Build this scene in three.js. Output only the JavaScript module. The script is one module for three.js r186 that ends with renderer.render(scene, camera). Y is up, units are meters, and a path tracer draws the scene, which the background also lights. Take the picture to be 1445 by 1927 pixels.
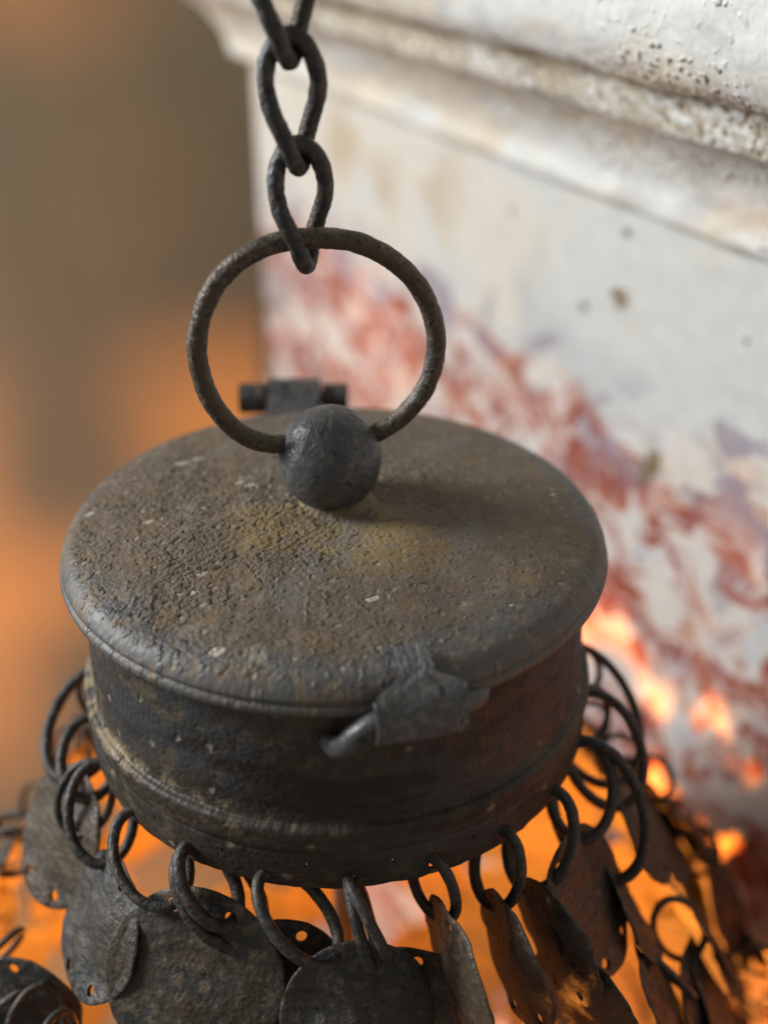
import * as THREE from 'three';
import { ImprovedNoise } from 'three/addons/math/ImprovedNoise.js';
import { RectAreaLightUniformsLib } from 'three/addons/lights/RectAreaLightUniformsLib.js';
import { Brush, Evaluator, SUBTRACTION } from 'three-bvh-csg';

// ---------------------------------------------------------------- camera, light, exposure
const scene = new THREE.Scene();
const Y0 = 1.3;                                   // height of the lantern lid's rim above the room's floor
const PITCH = 30.37 * Math.PI / 180, FPX = 2215;  // the photograph is 1445 x 1927 pixels
const CAM = new THREE.Vector3(0.0108, 0.1347, 0.2235);   // relative to the lid's centre
const camera = new THREE.PerspectiveCamera(2 * Math.atan(1927 / 2 / FPX) * 180 / Math.PI, 1445 / 1927, 0.01, 20);
camera.position.copy(CAM).add(new THREE.Vector3(0, Y0, 0));
camera.rotation.x = -PITCH;
camera.focus = 0.236;
camera.userData.fStop = 5.5;

scene.background = new THREE.Color().setRGB(0.17, 0.162, 0.146);   // the dim room all round
RectAreaLightUniformsLib.init();
const daylight = new THREE.RectAreaLight(new THREE.Color().setRGB(0.95, 0.98, 1.0), 37, 0.42, 0.55);   // the window
daylight.position.set(-1.25, Y0 + 0.60, -0.14);
daylight.lookAt(0.05, Y0, -0.05);
scene.add(daylight);

const renderer = new THREE.WebGLRenderer({ antialias: true });
renderer.toneMapping = THREE.LinearToneMapping;
renderer.toneMappingExposure = 1.04;
renderer.shadowMap.enabled = true;

// ---------------------------------------------------------------- helpers
let seed = 12345;
const rnd = () => { seed = (seed * 1664525 + 1013904223) >>> 0; return seed / 4294967296; };
const rr = (a, b) => a + (b - a) * rnd();
const IN = new ImprovedNoise();
const ns = (x, y, z = 0) => IN.noise(x + 31.7, y + 17.3, z + 5.9);
const fbm = (x, y, z, o = 4) => { let s = 0, a = 0.5; for (let i = 0; i < o; i++) { s += a * ns(x, y, z + i * 7.1); x *= 2.03; y *= 2.03; z *= 2.03; a *= 0.5; } return s; };
const sat = (v) => Math.min(1, Math.max(0, v));
const step = (a, b, v) => { const t = sat((v - a) / (b - a)); return t * t * (3 - 2 * t); };
const mix = (a, b, t) => a + (b - a) * t;
const mix3 = (c, d, t) => { c[0] = mix(c[0], d[0], t); c[1] = mix(c[1], d[1], t); c[2] = mix(c[2], d[2], t); };
const V = (x, y, z) => new THREE.Vector3(x, y, z);
const toS = (v) => { v = sat(v); return v <= 0.0031308 ? v * 12.92 : 1.055 * Math.pow(v, 1 / 2.4) - 0.055; };

// a pixel of the photograph gives a direction only; distances come from planes and surfaces below
function ray(px, py) {
  const c = Math.cos(PITCH), s = Math.sin(PITCH), x = (px - 722.5) / FPX, y = -(py - 963.5) / FPX;
  return V(x, -s + y * c, -c - y * s);
}
function onPlane(px, py, n, q) { const d = ray(px, py); return CAM.clone().addScaledVector(d, (q - n.dot(CAM)) / n.dot(d)); }

// textures: f(u, v) returns { c: linear rgb, h: height 0..1, r: roughness }
function bake(w, h, f, wrap = THREE.RepeatWrapping) {
  const col = new Uint8Array(w * h * 4), hgt = new Uint8Array(w * h * 4), rgh = new Uint8Array(w * h * 4);
  for (let j = 0; j < h; j++) for (let i = 0; i < w; i++) {
    const s = f((i + 0.5) / w, (j + 0.5) / h), k = (j * w + i) * 4;
    col[k] = toS(s.c[0]) * 255; col[k + 1] = toS(s.c[1]) * 255; col[k + 2] = toS(s.c[2]) * 255; col[k + 3] = 255;
    hgt[k] = hgt[k + 1] = hgt[k + 2] = sat(s.h) * 255; hgt[k + 3] = 255;
    rgh[k] = rgh[k + 1] = rgh[k + 2] = sat(s.r) * 255; rgh[k + 3] = 255;
  }
  const tx = (d, srgb) => {
    const t = new THREE.DataTexture(d, w, h); t.magFilter = t.minFilter = THREE.LinearFilter; t.wrapS = t.wrapT = wrap;
    if (srgb) t.colorSpace = THREE.SRGBColorSpace; t.needsUpdate = true; return t;
  };
  return { map: tx(col, true), bumpMap: tx(hgt), roughnessMap: tx(rgh) };
}
const mat = (t, o) => new THREE.MeshStandardMaterial({ ...t, roughness: 1, side: THREE.DoubleSide, ...o });

const taken = {};
const numbered = (n) => { const k = taken[n] = (taken[n] ?? -1) + 1; return k ? n + '_' + String(k).padStart(3, '0') : n; };
function mesh(name, g, m, parent) {
  const o = new THREE.Mesh(g, m); o.name = name; o.castShadow = o.receiveShadow = true; parent.add(o); return o;
}
function thing(name, label, category) {
  const g = new THREE.Group(); g.name = numbered(name); g.position.set(0, Y0, 0); g.userData = { label, category }; scene.add(g); return g;
}
// pushes vertices along their normals by d(position)
function rough(g, d) {
  const p = g.attributes.position, n = g.attributes.normal;
  for (let i = 0; i < p.count; i++) {
    const k = d(p.getX(i), p.getY(i), p.getZ(i));
    p.setXYZ(i, p.getX(i) + n.getX(i) * k, p.getY(i) + n.getY(i) * k, p.getZ(i) + n.getZ(i) * k);
  }
  g.computeVertexNormals();
  return g;
}
class Path3 extends THREE.Curve {
  constructor(f) { super(); this.f = f; }
  getPoint(t, out = new THREE.Vector3()) { return out.copy(this.f(t)); }
}
const TEX = 0.03;   // metres covered by one repeat of the small-part metal texture
function tube(curve, seg, r, sides, closed, bump = 0) {
  const g = new THREE.TubeGeometry(curve, seg, r, sides, closed), uv = g.attributes.uv, L = curve.getLength();
  for (let i = 0; i < uv.count; i++) uv.setXY(i, uv.getX(i) * L / TEX, uv.getY(i) * 2 * Math.PI * r / TEX);
  if (bump) {
    const p = g.attributes.position, n = g.attributes.normal, f = (x, y, z) => bump * (fbm(x * 260, y * 260, z * 260, 3) + 0.5 * ns(x * 900, y * 900, z * 900));
    for (let i = 0; i < p.count; i++) { const k = f(p.getX(i), p.getY(i), p.getZ(i)); p.setXYZ(i, p.getX(i) + n.getX(i) * k, p.getY(i) + n.getY(i) * k, p.getZ(i) + n.getZ(i) * k); }
  }
  return g;
}

// ---------------------------------------------------------------- the fireplace: axes along its face
const HEAD = 29 * Math.PI / 180;
const ALONG = V(-Math.sin(HEAD), 0, -Math.cos(HEAD)), OUT = V(-Math.cos(HEAD), 0, Math.sin(HEAD));   // u runs along the face to its end, o out of the face
const FACE = -0.15, END = 0.390;
const at = (u, o, y) => V(0, y, 0).addScaledVector(ALONG, u).addScaledVector(OUT, FACE + o);

// marble: grey white above, red breccia below
const hash2 = (i, j, k = 0) => { const s = Math.sin(i * 127.1 + j * 311.7 + k * 74.7) * 43758.5453; return s - Math.floor(s); };
function cells(x, y) {
  const xi = Math.floor(x), yi = Math.floor(y); let d1 = 9, d2 = 9, id = 0;
  for (let a = -1; a < 2; a++) for (let b = -1; b < 2; b++) {
    const cx = xi + a + hash2(xi + a, yi + b), cy = yi + b + hash2(xi + a, yi + b, 3), d = Math.hypot(cx - x, cy - y);
    if (d < d1) { d2 = d1; d1 = d; id = hash2(xi + a, yi + b, 9); } else if (d < d2) d2 = d;
  }
  return [d1, d2, id];
}
const MU0 = -0.26, MU1 = 0.40, MV0 = -0.45, MV1 = 0.04;
const pits = [[0.087, -0.001, 0.0055], [0.106, -0.010, 0.0028], [0.087, 0.021, 0.0028], [0.061, -0.050, 0.0050], [0.064, -0.055, 0.0045], [0.067, -0.060, 0.0035], [0.152, 0.012, 0.002], [0.03, 0.004, 0.0016]];
function marble(u, y) {
  const wx = 0.014 * fbm(u * 38, y * 38, 1, 4), wy = 0.014 * fbm(u * 38, y * 38, 9, 4);
  const U = u + wx * 1.6, Y = y + wy * 1.6 - 0.25 * u * 0;
  const cl = fbm(u * 14, y * 14, 3, 5), fine = fbm(u * 120, y * 120, 5, 3);
  const c = [0.555, 0.57, 0.55];
  mix3(c, [0.64, 0.57, 0.47], 0.7 * step(-0.04, 0.25, fbm(u * 18, y * 18, 21, 4) + 0.35 * step(0.1, 0.3, u)));
  mix3(c, [0.47, 0.48, 0.47], step(0.05, 0.32, cl));
  const edge = -0.034 + 0.022 * fbm(u * 22, y * 10, 41, 4) - y;    // above 0: in the breccia
  const inR = step(-0.004, 0.014, edge);
  if (inR > 0) {
    const m = [0.63, 0.57, 0.51], A = U, B = Y;
    mix3(m, [0.52, 0.53, 0.54], step(0.02, 0.25, fbm(A * 30, B * 55, 61, 4)));
    mix3(m, [0.64, 0.47, 0.37], step(0.0, 0.25, fbm(A * 34, B * 60, 66, 4)));
    const strata = 0.13 * Math.cos((y + 0.066 + 0.012 * fbm(u * 12, y * 6, 83, 2)) * 2 * Math.PI / 0.055);
    const n1 = fbm(A * 42, B * 62, 71, 4) + strata + 0.105 + 0.05 * fine;
    const [k1, k2, kid] = cells(A * 66 + 3, B * 92), chunk = kid < 0.2 ? 0.1 : step(0.02, 0.16, k2 - k1 + 0.1 * fine);
    const red = step(0.02, 0.09, n1) * (0.12 + 0.88 * chunk), pink = step(0.0, 0.08, n1);
    mix3(m, [0.52, 0.28, 0.22], 0.75 * pink);
    const tone = step(-0.15, 0.2, fbm(u * 40, y * 60, 79, 3));
    mix3(m, [mix(0.28, 0.38, tone), mix(0.068, 0.105, tone), mix(0.045, 0.060, tone)], red);
    mix3(m, [0.64, 0.58, 0.53], 0.8 * step(0.15, 0.22, fbm(A * 70, B * 100, 75, 3)));
    mix3(m, [0.30, 0.24, 0.29], 0.55 * step(0.12, 0.24, fbm(A * 40, B * 75, 91, 4)) * (1 - 0.6 * red));
    mix3(m, [0.68, 0.66, 0.64], 0.7 * step(0.03, 0.008, Math.abs(fbm(A * 22, B * 38, 77, 3))));
    mix3(c, m, inR);
  }
  mix3(c, [0.27, 0.23, 0.28], 0.8 * step(0.02, 0.14, fbm(u * 34, y * 50, 93, 4)) * step(0.026, 0.004, Math.abs(edge - 0.006)));
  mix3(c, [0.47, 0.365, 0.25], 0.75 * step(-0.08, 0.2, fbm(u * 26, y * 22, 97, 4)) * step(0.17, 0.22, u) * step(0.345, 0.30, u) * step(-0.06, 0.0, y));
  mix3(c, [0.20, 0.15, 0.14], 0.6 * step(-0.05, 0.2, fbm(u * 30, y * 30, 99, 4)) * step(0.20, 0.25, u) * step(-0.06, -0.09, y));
  let h = 0.6 + 0.15 * fine + 0.2 * cl;
  for (const [pu, py, pr] of pits) {
    const d = Math.hypot(u - pu, (y - py) * 1.3) / pr + 0.8 * fbm(u * 260, y * 260, 13, 3);
    const k = step(1, 0.55, d); if (k) { mix3(c, [0.20, 0.15, 0.085], k); h -= 0.5 * k; }
  }
  const s = 1 + 0.12 * fine; c[0] *= s; c[1] *= s; c[2] *= s;
  return { c, h, r: 0.5 + 0.2 * fine };
}
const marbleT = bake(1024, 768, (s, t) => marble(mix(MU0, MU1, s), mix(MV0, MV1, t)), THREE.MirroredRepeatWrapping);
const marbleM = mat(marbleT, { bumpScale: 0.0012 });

// a grid of points f(i, j) as a surface, uv from g(i, j)
function grid(nu, nv, f, g) {
  const P = [], T = [], I = [];
  for (let j = 0; j <= nv; j++) for (let i = 0; i <= nu; i++) { const p = f(i, j), t = g(i, j); P.push(p.x, p.y, p.z); T.push(t[0], t[1]); }
  for (let j = 0; j < nv; j++) for (let i = 0; i < nu; i++) { const a = j * (nu + 1) + i, b = a + 1, c = a + nu + 1, d = c + 1; I.push(a, b, d, a, d, c); }
  const geo = new THREE.BufferGeometry();
  geo.setAttribute('position', new THREE.Float32BufferAttribute(P, 3)); geo.setAttribute('uv', new THREE.Float32BufferAttribute(T, 2));
  geo.setIndex(I); geo.computeVertexNormals(); return geo;
}
const mantel = thing('marble_mantelpiece', 'white and red breccia marble mantelpiece with a pitted moulded shelf', 'mantelpiece');
{
  const muv = (u, y) => [(u - MU0) / (MU1 - MU0), (y - MV0) / (MV1 - MV0)];
  const U0 = -0.75, B = -1.3, T = 0.045, R = 0.004;
  // one slab: front, rounded end arris, end, back
  const prof = [[U0, 0]];
  for (let k = 0; k <= 60; k++) prof.push([mix(U0, END - R, k / 60), 0]);
  for (let k = 1; k <= 6; k++) { const a = k / 6 * Math.PI / 2; prof.push([END - R + R * Math.sin(a), -R + R * Math.cos(a)]); }
  prof.push([END, -0.05], [END, -0.2], [U0, -0.2], [U0, 0]);
  const NY = 60;
  const ysAt = (j) => mix(B, T, Math.pow(j / NY, 0.6));
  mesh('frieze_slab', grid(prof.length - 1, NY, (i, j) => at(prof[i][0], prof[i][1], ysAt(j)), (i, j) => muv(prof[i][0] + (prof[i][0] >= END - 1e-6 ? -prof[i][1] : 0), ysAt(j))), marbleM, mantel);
}
// shelf moulding, swept along the face and round its end
const PROFILE = [[-0.004, 0.0305], [0.004, 0.0305], [0.0062, 0.0312], [0.0078, 0.0335], [0.0084, 0.037], [0.0092, 0.041], [0.012, 0.0465], [0.0165, 0.0525], [0.022, 0.058], [0.028, 0.0625], [0.0325, 0.065], [0.0345, 0.0655], [0.0358, 0.0672], [0.0366, 0.070], [0.0374, 0.0735], [0.0382, 0.0762], [0.0392, 0.0775], [0.0425, 0.0782], [0.047, 0.0797], [0.0515, 0.083], [0.055, 0.088], [0.0578, 0.095], [0.0594, 0.104], [0.060, 0.115], [0.0594, 0.127], [0.057, 0.139], [0.053, 0.147], [0.047, 0.151], [0.035, 0.152], [-0.2, 0.152]];
{
  const fine = []; const spl = new THREE.CatmullRomCurve3(PROFILE.slice(0, 29).map(([o, y]) => V(o, y, 0)), false, 'centripetal');
  const N = 120; let len = 0; const pts = spl.getPoints(N); const arc = [0];
  for (let i = 1; i <= N; i++) { len += pts[i].distanceTo(pts[i - 1]); arc.push(len); }
  // stone: chalky white, brown grainy dirt caught along the groove, pits
  const vOf = (y) => { let b = 0; for (let i = 0; i <= N; i++) if (Math.abs(pts[i].y - y) < Math.abs(pts[b].y - y)) b = i; return arc[b]; };
  const vg0 = vOf(0.0655), vg1 = vOf(0.080), SU = 0.72;
  const stoneT = bake(1536, 384, (s, t) => {
    const u = s * SU, v = t * len, f1 = fbm(u * 60, v * 60, 2, 4), f2 = fbm(u * 320, v * 320, 4, 3), f3 = fbm(u * 900, v * 900, 6, 2);
    const c = [0.75, 0.755, 0.72]; let h = 0.62 + 0.10 * f1 + 0.16 * f2;
    mix3(c, [0.72, 0.63, 0.50], 0.85 * step(0.0, 0.28, fbm(u * 24, v * 50, 31, 4) + 0.25 * step(0.08, 0.25, u - 0.16)));
    mix3(c, [0.60, 0.60, 0.58], 0.8 * step(0.1, 0.32, fbm(u * 40, v * 70, 35, 4)));
    const inG = step(vg0 - 0.007, vg0 + 0.003, v + 0.007 * f1) * step(vg1 + 0.004, vg1 - 0.001, v - 0.008 * f1);
    const dirt = inG * step(-0.2, 0.22, f2 + 0.5 * f1 + 0.12);
    mix3(c, [0.40, 0.32, 0.21], 0.75 * dirt); h += 0.3 * f2 * inG;
    mix3(c, [0.20, 0.16, 0.11], inG * step(0.15, 0.3, f2 + 0.4 * f3));
    // scattered pits, in clusters
    const zone = step(0.0, 0.25, fbm(u * 26, v * 26, 51, 3) + 0.06);
    const pit = step(0.2, 0.34, fbm(u * 420, v * 420, 55, 2) + 0.10 * zone) * zone;
    h -= 0.45 * pit; mix3(c, [0.34, 0.29, 0.22], 0.8 * step(0.5, 0.9, pit));
    const scr = step(0.02, 0.0, Math.abs(fbm(u * 150 + v * 90, v * 40, 58, 2))) * step(0.05, 0.2, fbm(u * 22, v * 22, 59, 2)); h -= 0.12 * scr;
    return { c, h, r: 0.72 + 0.15 * f2 };
  });
  const stoneM = mat(stoneT, { bumpScale: 0.0016 });
  const US = []; for (let u = -0.75; u < END - 0.01; u += 0.0025) US.push(u); US.push(END);
  const disp = (u, k) => { const w = step(0.0, 0.02, arc[k]) * 1; return 0.0011 * fbm(u * 55, arc[k] * 90, 71, 4) + 0.0018 * fbm(u * 24, arc[k] * 8, 76, 3); };
  const front = grid(US.length - 1, N, (i, k) => { const e = i === US.length - 1 ? 1 : step(0.02, 0, END - US[i]); return at(US[i] + e * pts[k].x * (i === US.length - 1 ? 1 : 0) , pts[k].x + disp(US[i], k), pts[k].y + disp(US[i] + 3, k)); }, (i, k) => [(US[i] + 0.2) / SU, arc[k] / len]);
  const side = grid(40, N, (i, k) => at(END + pts[k].x + disp(END, k), mix(pts[k].x + disp(END, k), -0.2, i / 40), pts[k].y + disp(END + 3, k)), (i, k) => [(END + 0.2 + i * 0.005) / SU, arc[k] / len]);
  mesh('shelf_moulding', front, stoneM, mantel);
  mesh('shelf_return', side, stoneM, mantel);
  mesh('shelf_top', grid(1, 1, (i, j) => at(i ? END + 0.034 : -0.75, j ? 0.034 : -0.2, 0.1522), (i, j) => [i, j * 0.2]), stoneM, mantel);
}
// plaster wall standing at the mantelpiece's end
const wallT = bake(512, 512, (s, t) => {
  const f = fbm(s * 6, t * 6, 1, 5), g = fbm(s * 60, t * 60, 3, 3), k = 1 + 0.22 * f + 0.05 * g;
  return { c: [0.80 * k, 0.71 * k, 0.51 * k], h: 0.5 + 0.3 * g + 0.2 * f, r: 0.85 };
});
{
  const W = 0.56;   // distance along the face
  const g = new THREE.BoxGeometry(0.60, 2.6, 0.1);
  const w = mesh('plaster_wall', g, mat(wallT, { bumpScale: 0.001 }), scene);
  w.userData = { kind: 'structure', label: 'taupe plaster wall beyond the end of the mantelpiece' };
  const c = at(W + 0.05, 0, 0); const base = V(0, 0, 0).addScaledVector(ALONG, W + 0.05).addScaledVector(OUT, -0.18);
  w.position.set(base.x, Y0 + 0.0, base.z); w.lookAt(w.position.clone().sub(ALONG));
}

// ---------------------------------------------------------------- metals
const flecks = (x, y, f, k) => { const [d1, , id] = cells(x * f, y * f); return id < k ? step(0.34, 0.1, d1 + 0.25 * fbm(x * f * 3, y * f * 3, 8, 2)) : 0; };
// lid: seen from above, x to the right, z to the viewer, metres
const FLAKES = [[-0.0369, -0.0201, 0.0013], [-0.0332, -0.0223, 0.0009], [-0.0203, 0.0500, 0.0012], [-0.0256, 0.0271, 0.0009], [-0.0193, -0.0063, 0.0011], [-0.0220, -0.0085, 0.0008], [-0.0544, -0.0004, 0.0008], [0.0085, 0.0363, 0.0009], [0.0352, 0.0363, 0.0004], [0.0488, -0.0075, 0.0005], [-0.0264, 0.0327, 0.0007], [-0.0469, -0.0137, 0.0007], [-0.040, 0.006, 0.0008]];   // pale flakes stuck to the lid
function lidLook(x, z) {
  const r = Math.hypot(x, z), f1 = fbm(x * 45, z * 45, 1, 4), f2 = fbm(x * 260, z * 260, 3, 4), f3 = fbm(x * 900, z * 900, 5, 3), f4 = fbm(x * 24, z * 24, 7, 3);
  const c = [0.138, 0.104, 0.071]; let h = 0.5;
  const tan = step(-0.12, 0.25, f1 + 0.9 * Math.exp(-(((x + 0.002) / 0.022) ** 2 + ((z - 0.013) / 0.011) ** 2)) - 0.30);
  mix3(c, [0.23, 0.165, 0.078], tan);
  const blue = step(0.0, 0.35, f4 + 0.5 * step(0.047, 0.06, r) - 0.12);
  mix3(c, [0.112, 0.111, 0.112], 0.85 * blue);
  mix3(c, [0.185, 0.145, 0.105], step(0.02, 0.3, f2 + 0.5 * f3));
  // crust of dirt and flaking on the left half, calmer on the right
  const crust = step(0.03, -0.03, x - 0.012 + 0.03 * f1 + 0.006) * step(0.059, 0.054, r) * (0.35 + 0.65 * step(-0.1, 0.18, fbm(x * 34, z * 34, 23, 3) + 0.3 * Math.exp(-(((x + 0.018) / 0.03) ** 2 + ((z - 0.002) / 0.022) ** 2))));
  const pit = step(0.165, 0.27, fbm(x * 560, z * 560, 11, 2) + 0.10 * fbm(x * 60, z * 60, 12, 2)) * (0.25 + 0.75 * crust);
  h += (0.08 + 0.24 * crust) * f2 + (0.14 + 0.44 * crust) * f3 - 0.6 * pit; mix3(c, [0.045, 0.038, 0.034], 0.8 * pit);
  const fl = flecks(x, z, 420, 0.085) * (0.35 + 0.65 * crust); h += 0.5 * fl; mix3(c, [0.36, 0.29, 0.20], 0.85 * fl);
  const fl2 = flecks(x + 1, z, 120, 0.012) * crust; h += 0.6 * fl2; mix3(c, [0.42, 0.37, 0.28], 0.85 * fl2);
  for (const [px, pz, pr] of FLAKES) {
    const d = Math.hypot((x - px) * 0.7 + (z - pz) * 0.4, z - pz) / pr + 0.9 * fbm(x * 500, z * 500, 19, 2), k = step(1, 0.7, d);
    if (k) { mix3(c, [0.50, 0.45, 0.36], 0.85 * k); h += 0.45 * k; }
  }
  const rust = step(0.15, 0.32, fbm(x * 130, z * 130, 15, 3)); mix3(c, [0.18, 0.11, 0.052], 0.5 * rust);
  mix3(c, [0.17, 0.162, 0.15], 0.5 * step(0.12, 0.3, fbm(x * 60, z * 30, 17, 4)));
  return { c, h, r: 0.68 + 0.25 * f2 + 0.12 * crust - 0.13 * blue };
}
const LS = 0.126;
const lidM = mat(bake(960, 960, (s, t) => lidLook((s - 0.5) * LS, (t - 0.5) * LS), THREE.ClampToEdgeWrapping), { bumpScale: 0.00095, metalness: 0.14 });
// drum: angle and height
const drumM = mat(bake(1536, 256, (s, t) => {
  const a = s * 2 * Math.PI, y = mix(-0.052, 0, t), X = 0.055 * Math.sin(a), Z = 0.055 * Math.cos(a);
  const f1 = fbm(X * 50, y * 50, Z * 50, 4), f2 = fbm(X * 260, y * 260, Z * 260, 4), f3 = fbm(X * 900, y * 900, Z * 900, 2), sm = fbm(X * 30, y * 120, Z * 30 + 4, 3);
  const c = [0.050, 0.038, 0.027]; let h = 0.5 + 0.34 * f2 + 0.2 * f3;
  mix3(c, [0.050, 0.051, 0.053], step(-0.05, 0.25, fbm(X * 36, y * 36, Z * 36 + 9, 4)));
  mix3(c, [0.095, 0.075, 0.050], step(0.05, 0.3, f2 + 0.6 * f1));
  mix3(c, [0.030, 0.025, 0.022], step(0.02, 0.28, sm + 0.3 * f2));
  mix3(c, [0.085, 0.058, 0.034], 0.35 * step(0.12, 0.3, fbm(X * 120, y * 160, Z * 120, 3)));
  // tan crust caught along the upper edge of the bottom band
  const crust = step(0.0032, 0.0, Math.abs(y + 0.0335 + 0.002 * f1)) * (0.12 + 0.88 * step(-0.004, -0.02, X + 0.012 * f1)) * step(-0.18, 0.1, f2 + 0.55 * fbm(X * 45, 1, Z * 45, 3) + 0.02);
  mix3(c, [0.26, 0.20, 0.115], 0.85 * crust); h += 0.35 * crust * (0.6 + f3);
  const fl = flecks(a * 0.055, y, 260, 0.03); mix3(c, [0.25, 0.21, 0.16], 0.7 * fl); h += 0.35 * fl;
  return { c, h, r: 0.62 + 0.3 * f2 };
}), { bumpScale: 0.0010, metalness: 0.25 });
// generic old iron for wire, ball, discs
function iron(c0, c1, c2, size, amp) {
  return bake(size, size, (s, t) => {
    const x = s * TEX, y = t * TEX, N = (f, o, k) => fbm(x * f, y * f, k, o);
    const f1 = N(90, 4, 1), f2 = N(420, 3, 5), f3 = N(1100, 2, 9), c = [...c0];
    mix3(c, c1, step(-0.08, 0.22, f1)); mix3(c, c2, step(0.06, 0.3, f2 + 0.4 * f1));
    mix3(c, [0.02, 0.018, 0.017], 0.7 * step(0.16, 0.34, N(520, 2, 15)));
    return { c, h: 0.5 + amp * (0.45 * f2 + 0.3 * f3), r: 0.56 + 0.3 * f2 };
  }, THREE.MirroredRepeatWrapping);
}
const wireM = mat(iron([0.105, 0.082, 0.060], [0.085, 0.080, 0.076], [0.17, 0.135, 0.10], 384, 1), { bumpScale: 0.0005, metalness: 0.35 });
const chainM = mat(iron([0.062, 0.055, 0.047], [0.052, 0.054, 0.058], [0.12, 0.096, 0.072], 384, 1), { bumpScale: 0.0005, metalness: 0.35 });
const ballM = mat(iron([0.085, 0.086, 0.089], [0.10, 0.102, 0.106], [0.14, 0.13, 0.118], 384, 1), { bumpScale: 0.00035, metalness: 0.35, roughness: 0.8 });
const discMs = [[[0.074, 0.056, 0.040], [0.054, 0.050, 0.046], [0.125, 0.096, 0.066]], [[0.062, 0.051, 0.040], [0.047, 0.047, 0.049], [0.105, 0.090, 0.072]], [[0.084, 0.060, 0.039], [0.060, 0.048, 0.038], [0.125, 0.088, 0.056]]]
  .map(([a, b, c]) => mat(iron(a, b, c, 320, 1.3), { bumpScale: 0.0004, metalness: 0.3 }));

// ---------------------------------------------------------------- the lantern
const lantern = thing('hanging_lantern', 'old dark metal lantern with a round hinged lid and a skirt of linked discs', 'lantern');

// lid
{
  const pr = [[0.0001, 0.0074], [0.004, 0.0073], [0.008, 0.0071]];
  for (let i = 1; i <= 60; i++) { const r = 0.008 + 0.0482 * i / 60, k = (r - 0.008) / 0.0482; pr.push([r, 0.0071 - 0.0030 * Math.pow(k, 1.5) - 0.0016 * Math.pow(k, 7)]); }
  pr.push([0.0572, 0.0019], [0.0580, 0.0011], [0.0587, 0.0002], [0.0592, -0.0007], [0.0594, -0.0013], [0.0590, -0.0017], [0.0590, -0.0020], [0.0596, -0.0024], [0.0599, -0.0031], [0.0597, -0.0040], [0.0590, -0.0047], [0.0575, -0.0051], [0.0555, -0.0054], [0.053, -0.0056]);
  const g = new THREE.LatheGeometry(pr.map(([r, y]) => new THREE.Vector2(r, y)), 300);
  const p = g.attributes.position, uv = g.attributes.uv;
  for (let i = 0; i < p.count; i++) {
    const x = p.getX(i), z = p.getZ(i), r = Math.hypot(x, z), w = step(0.0, 0.012, r) * step(0.0585, 0.050, r);
    const crust = step(0.03, -0.03, x - 0.006 + 0.03 * fbm(x * 45, z * 45, 1, 4));
    let d = 0.0016 * fbm(x * 38, z * 38, 4, 3) + 0.0006 * crust * fbm(x * 170, z * 170, 3, 2);
    d -= 0.0011 * Math.exp(-(((x - 0.030) / 0.02) ** 2 + ((z + 0.003) / 0.008) ** 2));       // long dent running to the right
    d += 0.0007 * Math.exp(-(((x - 0.016) / 0.006) ** 2 + ((z - 0.016) / 0.012) ** 2));
    p.setY(i, p.getY(i) + w * d + 0.0004 * step(0.04, 0.058, r) * fbm(x * 40, z * 40, 9, 2));
    uv.setXY(i, x / LS + 0.5, z / LS + 0.5);
  }
  g.computeVertexNormals();
  mesh('lid', g, lidM, lantern);
}
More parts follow.
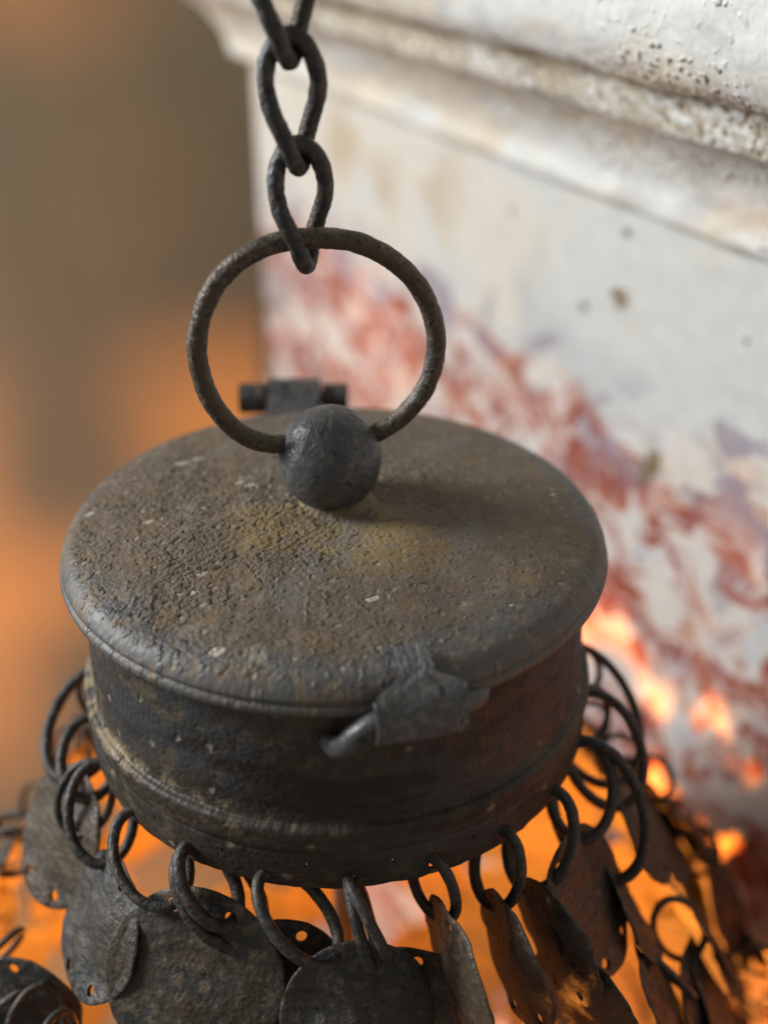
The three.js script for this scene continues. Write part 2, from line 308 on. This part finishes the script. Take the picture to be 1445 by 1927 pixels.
// drum: wall above, bottom band with pierced holes
const NH = 21, HOLE_AZ = (k) => (4 + k * 360 / NH) * Math.PI / 180, HOLE_Y = -0.0468, BAND_R = 0.0584;
{
  const dpr = [[0.0546, -0.0025], [0.0554, -0.006], [0.0556, -0.012], [0.0559, -0.02], [0.0562, -0.028], [0.0564, -0.0325], [0.0569, -0.0336], [0.0579, -0.0340], [0.0585, -0.0347], [0.0587, -0.0360], [0.0585, -0.0395], [0.0581, -0.0402], [0.0583, -0.0410], [0.0584, -0.0425]];
  const c = new THREE.CatmullRomCurve3(dpr.map(([r, y]) => V(r, y, 0)), false, 'centripetal').getPoints(80);
  const g = new THREE.LatheGeometry(c.map((q) => new THREE.Vector2(q.x, q.y)), 240);
  const p = g.attributes.position, uv = g.attributes.uv;
  for (let i = 0; i < p.count; i++) {
    const x = p.getX(i), y = p.getY(i), z = p.getZ(i), a = Math.atan2(x, z), k = 1 + (0.0006 * fbm(x * 60, y * 60, z * 60, 3) + 0.00022 * fbm(x * 300, y * 300, z * 300, 2)) / 0.055 * step(-0.0425, -0.039, y);
    p.setX(i, x * k); p.setZ(i, z * k);
    const t = i / p.count; uv.setXY(i, Math.floor(i / c.length) / 240, (y + 0.052) / 0.052);
  }
  g.computeVertexNormals();
  mesh('drum', g, drumM, lantern);
  // pierced lower edge, one sector per hole, joined
  const NS = 40, NK = 5, P = [], T = [], I = [];
  const hw = Math.PI / NH * BAND_R, top = -0.0425 - HOLE_Y, hr = 0.00135;
  for (const inner of [0, 0.0008]) for (let k = 0; k < NH; k++) {
    const base = P.length / 3, a0 = HOLE_AZ(k);
    for (let s = 0; s <= NS; s++) {
      const al = s / NS * 2 * Math.PI, ca = Math.cos(al), sa = Math.sin(al);
      const bot = -0.0500 - HOLE_Y;
      const tx = ca > 1e-6 ? hw / ca : ca < -1e-6 ? -hw / ca : 1e9, ty = sa > 1e-6 ? top / sa : sa < -1e-6 ? bot / sa : 1e9, L = Math.min(tx, ty);
      const rag = ty < tx && sa < 0;
      for (let q = 0; q <= NK; q++) {
        const d = mix(hr * (1 + 0.12 * Math.sin(3 * al + k)), L, q / NK), th = a0 + d * ca / BAND_R;
        let y = HOLE_Y + d * sa; const rim = step(HOLE_Y, -0.050, y); y += rim * 0.0005 * fbm(th * 22, 2, 1, 3) * 1.6;
        const R = BAND_R - inner - 0.0006 * rim;
        P.push(R * Math.sin(th), y, R * Math.cos(th)); T.push(th / 2 / Math.PI + 1, (y + 0.052) / 0.052);
      }
    }
    for (let s = 0; s < NS; s++) for (let q = 0; q < NK; q++) { const a = base + s * (NK + 1) + q, b = a + 1, c2 = a + NK + 1, d = c2 + 1; I.push(a, b, d, a, d, c2); }
  }
  const e = new THREE.BufferGeometry(); e.setAttribute('position', new THREE.Float32BufferAttribute(P, 3)); e.setAttribute('uv', new THREE.Float32BufferAttribute(T, 2));
  const nn = []; for (let i = 0; i < P.length; i += 3) { const l = Math.hypot(P[i], P[i + 2]); nn.push(P[i] / l, 0, P[i + 2] / l); }
  e.setAttribute('normal', new THREE.Float32BufferAttribute(nn, 3)); e.setIndex(I);
  mesh('pierced_band', e, drumM, lantern);
}
// ball and its collar
const BALL = V(-0.0008, 0.0172, 0.0);
{
  const g = new THREE.SphereGeometry(0.0111, 96, 72); g.scale(1, 1.04, 1);
  const uv = g.attributes.uv; for (let i = 0; i < uv.count; i++) uv.setXY(i, uv.getX(i) * 2, uv.getY(i));
  rough(g, (x, y, z) => 0.00035 * fbm(x * 140, y * 140, z * 140, 2) + 0.00005 * ns(x * 600, y * 600, z * 600));
  const b = mesh('knob', g, ballM, lantern); b.position.copy(BALL);
  const cp = [[0.0002, 0.0096], [0.006, 0.0094], [0.0071, 0.0086], [0.0078, 0.0076], [0.0086, 0.0070], [0.0098, 0.0064]];
  const c = new THREE.LatheGeometry(cp.map(([r, y]) => new THREE.Vector2(r, y)), 80);
  { const p = c.attributes.position, u2 = c.attributes.uv; for (let i = 0; i < p.count; i++) { const x = p.getX(i), z = p.getZ(i); p.setY(i, p.getY(i) + 0.0010 * fbm(x * 300, z * 300, 2, 3)); u2.setXY(i, x / LS + 0.46, z / LS + 0.58); } c.computeVertexNormals(); }
  mesh('collar', c, lidM, lantern);
}
// carrying ring, threaded into the ball
const ringN = V(Math.sin(0.2), 0, Math.cos(0.2));
{
  const q = ringN.dot(BALL);
  const px = [[600, 838], [540, 836], [492, 832], [448, 812], [408, 770], [381, 715], [371, 655], [381, 590], [412, 528], [465, 481], [530, 455], [600, 448], [668, 456], [735, 487], [788, 540], [816, 605], [819, 670], [800, 730], [765, 775], [722, 808], [660, 838]];
  const c = new THREE.CatmullRomCurve3(px.map(([x, y]) => onPlane(x, y, ringN, q)), false, 'centripetal');
  mesh('carrying_ring', tube(c, 220, 0.00205, 18, false, 0.00028), wireM, lantern);
}
// hinge at the back of the lid
{
  const hz = -0.0635, hy = 0.0018;
  const barrel = (x0, x1, r, name) => {
    const pr = [[r * 0.55, 0], [r, 0], [r, x1 - x0], [r * 0.55, x1 - x0]];
    const g = new THREE.LatheGeometry(pr.map(([a, b]) => new THREE.Vector2(a, b)), 32).toNonIndexed(); g.computeVertexNormals(); g.rotateZ(-Math.PI / 2); g.translate(x0, hy, hz);
    return mesh(name, g, chainM, lantern);
  };
  barrel(-0.0276, -0.0200, 0.0040, 'hinge_barrel'); barrel(-0.0055, 0.0012, 0.0040, 'hinge_barrel');
  // strap of the lid wrapped round the pin
  const strap = (x0, x1, name, m) => {
    const path = [[-0.048, 0.0024], [-0.054, 0.0030], [-0.0585, 0.0044], [-0.0615, 0.0064], [-0.0645, 0.0064], [-0.0673, 0.0042], [-0.0676, 0.0010], [-0.0655, -0.0014], [-0.062, -0.0018]];
    const cv = new THREE.CatmullRomCurve3(path.map(([z, y]) => V(0, y, z)), false, 'centripetal').getPoints(40), th = 0.0007;
    const g = grid(8, 81, (i, j) => { const k = j <= 40 ? j : 81 - j, s = j <= 40 ? 1 : 0, a = cv[Math.max(0, k - 1)], b = cv[Math.min(40, k + 1)], ty = b.y - a.y, tz = b.z - a.z, l = Math.hypot(ty, tz); const x = mix(x0, x1, i / 8) + 0.0004 * fbm(k * 0.2, i, 3, 2); return V(x, cv[k].y + s * th * -tz / l, cv[k].z + s * th * ty / l); }, (i, j) => [mix(x0, x1, i / 8) / TEX, j * 0.02]);
    return mesh(name, g, m, lantern);
  };
  strap(-0.0195, -0.0062, 'hinge_strap', ballM);
  const pin = new THREE.CylinderGeometry(0.0019, 0.0019, 0.027, 16); pin.rotateZ(Math.PI / 2); pin.translate(-0.0127, hy, hz); mesh('hinge_pin', pin, chainM, lantern);
}
// latch at the front: a tongue of the lid curled over a staple on the drum
{
  const latchM = mat(iron([0.13, 0.13, 0.128], [0.11, 0.115, 0.122], [0.19, 0.175, 0.155], 256, 1.2), { bumpScale: 0.0006, metalness: 0.35 }), az = 0.288, er = V(Math.sin(az), 0, Math.cos(az)), et = V(Math.cos(az), 0, -Math.sin(az));
  const loc = (t, r, y) => V(0, y, 0).addScaledVector(er, r).addScaledVector(et, t);
  const prof = [[0.0525, 0.0046], [0.0558, 0.0037], [0.0585, 0.0024], [0.0612, 0.0010], [0.0632, -0.0008], [0.0642, -0.0030], [0.0643, -0.0052], [0.0637, -0.0072]];
  const cv = new THREE.CatmullRomCurve3(prof.map(([r, y]) => V(r, y, 0)), false, 'centripetal').getPoints(48), th = 0.00075;
  const half = (s) => mix(0.0036, 0.0083, step(0.26, 0.44, s));      // narrow neck on the lid, wide curl over the edge
  const NU = 24;
  const g = grid(NU, 97, (i, j) => {
    const k = j <= 48 ? j : 97 - j, s = k / 48, top = j <= 48 ? 1 : 0, a = cv[Math.max(0, k - 1)], b = cv[Math.min(48, k + 1)], tr = b.x - a.x, ty = b.y - a.y, l = Math.hypot(tr, ty);
    const t = (i / NU * 2 - 1) * half(s) + 0.0005 * fbm(s * 5, i * 0.3, 2, 2), sag = -0.0016 * (t / 0.011) ** 2 * step(0.3, 0.6, s) - 0.0014 * (t / 0.011) * step(0.3, 0.5, s) * -0.4;
    const lump = 0.0004 * fbm(t * 300, s * 6, 5, 3);
    return loc(t, cv[k].x + (top * th + lump) * -ty / l + sag * 0.6, cv[k].y + (top * th + lump) * tr / l);
  }, (i, j) => [i / NU * 0.7, j / 97 * 1.2]);
  const latch = mesh('latch_tongue', g, latchM, lantern);
  // turned lip along the left end of the curl
  const lip = new THREE.CatmullRomCurve3(cv.slice(22, 49).filter((_, i) => i % 2 === 0).map((q) => loc(-half((22) / 48) * 1.0 - 0.0002, q.x - 0.0002, q.y)), false, 'centripetal');
  mesh('lip', tube(lip, 40, 0.00055, 8, false, 0.0001), ballM, latch);
  const rod = new THREE.CatmullRomCurve3([loc(-0.0150, 0.0500, -0.0140), loc(-0.0148, 0.0555, -0.0128), loc(-0.0138, 0.0588, -0.0102), loc(-0.0112, 0.0604, -0.0066), loc(-0.007, 0.0606, -0.0044), loc(0.002, 0.0606, -0.0040), loc(0.009, 0.0600, -0.0044), loc(0.0125, 0.0575, -0.0050), loc(0.014, 0.052, -0.0055)], false, 'centripetal');
  mesh('staple', tube(rod, 90, 0.00215, 16, false, 0.0003), ballM, lantern);
}

// ---------------------------------------------------------------- the skirt of linked discs
const CONE = (y) => y > -0.145 ? 0.0600 + 0.60 * Math.max(0, -0.052 - y) : 0.1158 + 0.02 * (1 - Math.exp((y + 0.145) * 31));
const SL = Math.hypot(1, 0.62), UPS = [-0.62 / SL, 1 / SL];      // up the slope: radial, vertical
const discShapes = [];
const csg = new Evaluator(); csg.useGroups = false; csg.attributes = ['position', 'normal', 'uv'];
for (let v = 0; v < 5; v++) {
  // a beaten round of sheet metal with an uneven outline, slightly dished, pierced by four holes
  const R = 0.0174, NA = 44, rings = [0.0, 0.2, 0.38, 0.54, 0.68, 0.80, 0.90, 0.965, 1.0], P = [], I = [];
  const zAt = (x, y) => -3.2 * x * x * (v % 2 ? 1 : 1.7) + 0.0028 * fbm(x * 55, y * 55, v * 3, 2) + 0.0010 * fbm(x * 180, y * 180, v * 5, 2);
  for (const side of [1, -1]) rings.forEach((q, k) => {
    for (let i = 0; i < NA; i++) {
      const a = i / NA * Math.PI * 2, r = R * q * (1 + 0.05 * q * fbm(Math.cos(a) * 1.1 + v * 7, Math.sin(a) * 1.1, v, 3)), x = r * Math.cos(a), y = r * Math.sin(a);
      P.push(x, y, zAt(x, y) + side * (k === rings.length - 1 ? 0.00018 : 0.00045));
    }
  });
  const L = rings.length, id = (s, k, i) => (s * L + k) * NA + (i % NA);
  for (let i = 0; i < NA; i++) {
    for (let k = 0; k < L - 1; k++) {
      const f = [id(0, k, i), id(0, k + 1, i), id(0, k + 1, i + 1), id(0, k, i + 1)], b = f.map((n) => n + L * NA);
      I.push(f[0], f[1], f[2]); if (k) I.push(f[0], f[2], f[3]);
      I.push(b[0], b[2], b[1]); if (k) I.push(b[0], b[3], b[2]);
    }
    I.push(id(0, L - 1, i), id(1, L - 1, i), id(1, L - 1, i + 1), id(0, L - 1, i), id(1, L - 1, i + 1), id(0, L - 1, i + 1));
  }
  let g = new THREE.BufferGeometry(); g.setAttribute('position', new THREE.Float32BufferAttribute(P, 3)); g.setIndex(I);
  g.setAttribute('uv', new THREE.Float32BufferAttribute(P.length / 3 * 2, 2)); g.computeVertexNormals();
  let b = new Brush(g); b.updateMatrixWorld();
  for (const [hx, hy] of [[-0.0058, 0.0130], [0.0058, 0.0130], [-0.0058, -0.0130], [0.0058, -0.0130]]) {
    const cg = new THREE.CylinderGeometry(0.00135, 0.00135, 0.02, 14); cg.rotateX(Math.PI / 2); cg.translate(hx, hy, 0);
    const h = new Brush(cg); h.updateMatrixWorld(); b = csg.evaluate(b, h, SUBTRACTION); b.updateMatrixWorld();
  }
  g = b.geometry; g.clearGroups();
  const p = g.attributes.position, uv = g.attributes.uv;
  for (let i = 0; i < p.count; i++) uv.setXY(i, p.getX(i) / TEX + v * 0.37, p.getY(i) / TEX);
  discShapes.push(g);
}
const unitRing = {};
function link(parent, a, b, side, wire = 0.00105, minD = 0.0165) {        // a wire ring joining points a and b
  const d = b.clone().sub(a), L = Math.max(d.length(), minD) + 0.0006, yAx = d.normalize(), w = side.clone().addScaledVector(yAx, -side.dot(yAx)).normalize(), n = yAx.clone().cross(w);
  const key = Math.round(L * 500), ph = Math.floor(rnd() * 3), k = key + '_' + ph + '_' + wire.toFixed(4); wire = +wire.toFixed(4);
  if (!unitRing[k]) { const r = key / 1000; unitRing[k] = tube(new Path3((t) => V(Math.max(0.0060, r * 0.64) * Math.cos(t * 2 * Math.PI), r * Math.sin(t * 2 * Math.PI), 0.0009 * Math.sin(t * 2 * Math.PI + ph * 2))), 56, wire, 10, true, 0.00016); }
  const o = mesh('wire_ring', unitRing[k], chainM, parent), c = a.clone().add(b).multiplyScalar(0.5);
  o.matrix.makeBasis(w, yAx, n).setPosition(c); o.matrix.decompose(o.position, o.quaternion, o.scale);
  return o;
}
function radial(p) { return V(p.x, 0, p.z).normalize(); }
const holePoint = (k) => { const a = HOLE_AZ(k); return V(BAND_R * Math.sin(a), HOLE_Y, BAND_R * Math.cos(a)); };
let dv = 0;
// a disc at c hanging down the slope; yaw turns it about its own hanging axis, roll in its plane
function disc(c, yaw = 0, roll = 0, size = 1, lean = 0) {
  const er = radial(c), sl = (CONE(c.y - 0.01) - CONE(c.y + 0.01)) / 0.02, ll = Math.hypot(1, sl), ur = -sl / ll, uy = 1 / ll, up = V(0, uy, 0).addScaledVector(er, ur), z0 = V(0, -ur, 0).addScaledVector(er, uy), x0 = up.clone().cross(z0);
  const o = mesh('disc', discShapes[dv % 5], discMs[dv++ % 3], lantern);
  o.matrix.makeBasis(x0, up, z0); o.quaternion.setFromRotationMatrix(o.matrix); o.position.copy(c); o.scale.set(size, size, 1);
  o.rotateY(yaw); o.rotateX(lean); o.rotateZ(roll); o.updateMatrix();
  o.userData.hole = (i) => V([-0.0058, 0.0058, -0.0058, 0.0058][i], [0.0130, 0.0130, -0.0130, -0.0130][i], 0).applyMatrix4(o.matrix);
  return o;
}
function onCone(px, py, add = 0) {     // where a pixel's ray first meets the skirt, or passes it closest
  const d = ray(px, py); let best = 9, bp = null;
  for (let t = 0.12; t < 0.42; t += 0.0005) { const p = CAM.clone().addScaledVector(d, t), g = Math.hypot(p.x, p.z) - CONE(p.y) - add; if (p.y > -0.05) continue; if (g < 0 && best > 0) return p; if (Math.abs(g) < best) { best = Math.abs(g); bp = p; } }
  return bp;
}
const near = [   // pixel, yaw, roll, size, [drum hole, disc hole] ...
  [362, 1850, 0.10, 0.08, 1.13, [[-3, 0], [-2, 1]]],
  [674, 1916, 0.05, -0.06, 0.90, [[-1, 0], [0, 1]]],
  [852, 1842, -1.6, 0.0, 0.98, [[1, 0]]],
  [964, 1806, -1.72, 0.0, 0.86, [[2, 0]]],
  [1040, 1772, -1.8, 0.0, 0.84, [[3, 0]]],
  [1115, 1694, 0.1, 0.0, 0.95, [[4, 1]]],
  [1205, 1552, 0.15, 0.0, 0.85, [[5, 0], [6, 1]]],
  [183, 1742, -0.2, 0.1, 0.92, [[-4, 0]]],
  [112, 1572, 0.25, 0.2, 0.95, [[-5, 1], [-6, 0]]],
  [1250, 1868, 0.45, 0.0, 0.95, []],
  [522, 1868, 0.35, 0.1, 0.88, [[-2, 0]], -0.009],
  [768, 1905, -0.5, 0.1, 0.80, [[0, 0]], -0.010],
  [1092, 1890, -1.55, 0.0, 0.80, []],
  [1182, 1690, 0.5, 0.2, 0.92, [[4, 0]], -0.004],
  [1318, 1745, 0.5, 0.1, 0.92, []],
  [1352, 1885, 0.3, -0.2, 0.95, []],
  [30, 1915, 0.8, 0.0, 0.85, []],
];
const used = new Set();
for (const [px, py, yaw, roll, size, hs, add = 0] of near) {
  const d = disc(onCone(px, py, add), yaw, roll, size);
  for (const [h, i] of hs) { const H = holePoint(h), D = d.userData.hole(i); used.add((h + NH) % NH); link(lantern, H, D, radial(H).applyAxisAngle(V(0, 1, 0), rr(-0.35, 0.35)), rr(0.0012, 0.00142)); }
}
// the back of the first row
for (let k = 0; k < NH; k += 2) {
  if (used.has(k) || used.has(k + 1)) continue;
  const a = HOLE_AZ(k + 0.5), y = -0.0845 + rr(-0.002, 0.002), R = CONE(y), d = disc(V(R * Math.sin(a), y, R * Math.cos(a)), rr(-0.4, 0.4), rr(-0.15, 0.15), rr(0.9, 1));
  for (const [h, i] of [[k, 0], [k + 1, 1]]) if (h < NH) { const H = holePoint(h), D = d.userData.hole(i); used.add(h); link(lantern, H, D, radial(H).applyAxisAngle(V(0, 1, 0), rr(-0.3, 0.3))); }
}
for (let k = 0; k < NH; k++) if (!used.has(k)) { const H = holePoint(k), b = H.clone().addScaledVector(radial(H), 0.010); b.y -= 0.015; link(lantern, H, b, radial(H)); }
// some holes carry a second, smaller ring
for (let k = 0; k < NH; k++) if (k % 3 !== 1 && k > 3 && k < 18) {
  const H = holePoint(k), e = radial(H).applyAxisAngle(V(0, 1, 0), rr(-0.5, 0.5)), b = H.clone().addScaledVector(e, rr(0.004, 0.010)); b.y -= rr(0.012, 0.016);
  link(lantern, H, b, e.applyAxisAngle(V(0, 1, 0), rr(-0.7, 0.7)), 0.0009, 0.013);
}
// added second layer behind the first row, screening the marble from the bulb
for (let k = 1; k < 9; k++) {
  const a = (84 + k * 15.5) * Math.PI / 180, y = -0.101 + rr(-0.003, 0.003), R = CONE(y) - 0.004;
  const d = disc(V(R * Math.sin(a), y, R * Math.cos(a)), rr(-0.3, 0.3), rr(-0.2, 0.2), rr(1.0, 1.1)), D = d.userData.hole(k % 2), er = radial(D);
  link(lantern, D.clone().addScaledVector(V(0, UPS[1], 0).addScaledVector(er, UPS[0]), 0.0165), D, er, 0.0009);
}
// the rows below; some discs are gone on the side of the wall, where the light gets out
[[-0.116, 16], [-0.142, 20], [-0.168, 23], [-0.194, 24], [-0.220, 25], [-0.246, 25], [-0.272, 25], [-0.298, 25], [-0.324, 25]].forEach(([y0, n], row) => {
  for (let k = 0; k < n; k++) {
    const a = (k + 0.5 * (row % 2) + rr(-0.12, 0.12)) / n * Math.PI * 2, y = y0 + rr(-0.004, 0.004), R = CONE(y);
    const toStone = Math.abs(((a * 180 / Math.PI - 118 + 540) % 360) - 180);
    if (row > 0 && toStone < 42 && row > 2 && rnd() < 0.06) continue;
    const azd = (a * 180 / Math.PI) % 360;
    if (row < 4 && azd > 52 && azd < 104 && rnd() < 0.55) continue;
    const toWall = Math.abs(((a * 180 / Math.PI - 209 + 540) % 360) - 180);
    if (row > 0 && toWall < 42 && rnd() < (row < 3 ? 0.06 : row < 5 ? 0.16 : 0.5)) continue;
    const d = disc(V(R * Math.sin(a), y, R * Math.cos(a)), rr(-0.35, 0.35), rr(-0.25, 0.25), rr(0.98, 1.15));
    for (const i of row === 0 ? [0, 1] : row < 4 || k % 2 ? [k % 2] : []) {
      const D = d.userData.hole(i), er = radial(D), b = D.clone().addScaledVector(V(0, UPS[1], 0).addScaledVector(er, UPS[0]).applyAxisAngle(er, rr(-0.5, 0.5)), 0.0165);
      link(lantern, b, D, er.clone().applyAxisAngle(V(0, 1, 0), rr(-0.5, 0.5)), 0.0009);
    }
  }
});
// discs added behind those rows to keep bulb light off the marble
[-0.132].forEach((y0, row) => {
  for (let k = 0; k < 7; k++) {
    const a = (88 + k * 16 + 7 * (row % 2) + rr(-2, 2)) * Math.PI / 180, y = y0 + rr(-0.003, 0.003), R = CONE(y) - 0.006;
    disc(V(R * Math.sin(a), y, R * Math.cos(a)), rr(-0.3, 0.3), rr(-0.2, 0.2), rr(1.0, 1.12));
  }
});
// rod from the lid down to the lamp holder
{
  const g = new THREE.LatheGeometry([[0.0002, 0.003], [0.0030, 0.003], [0.0030, -0.170], [0.0060, -0.171], [0.0066, -0.173], [0.0066, -0.189], [0.0056, -0.191], [0.0002, -0.191]].map(([r, y]) => new THREE.Vector2(r, y)), 32);
  mesh('lamp_holder', g, wireM, lantern);
  const cap = new THREE.LatheGeometry([[0.0067, -0.1660], [0.012, -0.1668], [0.022, -0.1700], [0.031, -0.1752], [0.0318, -0.1760], [0.0312, -0.1764], [0.022, -0.1712], [0.012, -0.1682], [0.0067, -0.1674]].map(([r, y]) => new THREE.Vector2(r, y)), 48);
  mesh('added_light_shield', cap, wireM, lantern);  // added unseen cap, blocks bulb light from the upper marble and moulding
}
const bulb = thing('light_bulb', 'small glowing amber bulb inside the skirt of the lantern', 'bulb');
{
  const g = new THREE.LatheGeometry([[0.0002, -0.139], [0.0050, -0.1392], [0.0056, -0.143], [0.0085, -0.150], [0.0105, -0.157], [0.0105, -0.163], [0.0085, -0.169], [0.005, -0.1725], [0.0002, -0.1735]].map(([r, y]) => new THREE.Vector2(r, y - 0.052)), 32);
  mesh('glass', g, new THREE.MeshStandardMaterial({ color: 0x331a05, emissive: new THREE.Color().setRGB(1, 0.36, 0.05), emissiveIntensity: 6, roughness: 0.3 }), bulb);
  const l = new THREE.PointLight(new THREE.Color().setRGB(1, 0.30, 0.028), 0.72); l.position.set(0, Y0 - 0.209, 0); l.castShadow = true; l.shadow.radius = 0.8; scene.add(l);
}

// ---------------------------------------------------------------- the chain: every link given a quarter twist
const chain = thing('hanging_chain', 'dark iron chain of twisted oval links holding up the lantern by its ring', 'chain');
{
  const rw = 0.00168, hl = 0.0117, hw = 0.0051;
  const p0 = onPlane(569, 388, V(0, 0, 1), 0.0), p1 = onPlane(553, 194, V(0, 0, 1), 0.0);
  const stepV = p1.clone().sub(p0), up = stepV.clone().normalize(), right = V(1, 0, 0).addScaledVector(up, -up.x).normalize(), away = up.clone().cross(right).normalize();
  if (away.z > 0) away.negate();
  const c = new Path3((t) => {
    const a = t * 2 * Math.PI, h = Math.cos(a), w = Math.sin(a), ph = mix(0.12, 1.25, step(0.1, 0.95, (1 - h) / 2)), ww = hw * w * (1 + 0.10 * h);
    return V(0, 0, 0).addScaledVector(up, hl * h).addScaledVector(right, ww * Math.cos(ph) - 0.0006 * (1 - h) * 0 ).addScaledVector(away, ww * Math.sin(ph) * 1.0);
  });
  const variants = [0, 1, 2].map((v) => { const g = tube(c, 120, rw, 16, true, 0); const p = g.attributes.position, n = g.attributes.normal; for (let i = 0; i < p.count; i++) { const x = p.getX(i), y = p.getY(i), z = p.getZ(i), k = 0.00028 * (fbm(x * 260 + v * 9, y * 260, z * 260, 3) + 0.5 * ns(x * 900, y * 900 + v, z * 900)); p.setXYZ(i, x + n.getX(i) * k, y + n.getY(i) * k, z + n.getZ(i) * k); } g.computeVertexNormals(); return g; });
  for (let k = 0; k < 24; k++) { const o = mesh('link', variants[k % 3], chainM, chain); o.position.copy(p0).addScaledVector(stepV, k); o.rotateOnAxis(up, rr(-0.08, 0.08)); }
}

renderer.render(scene, camera);
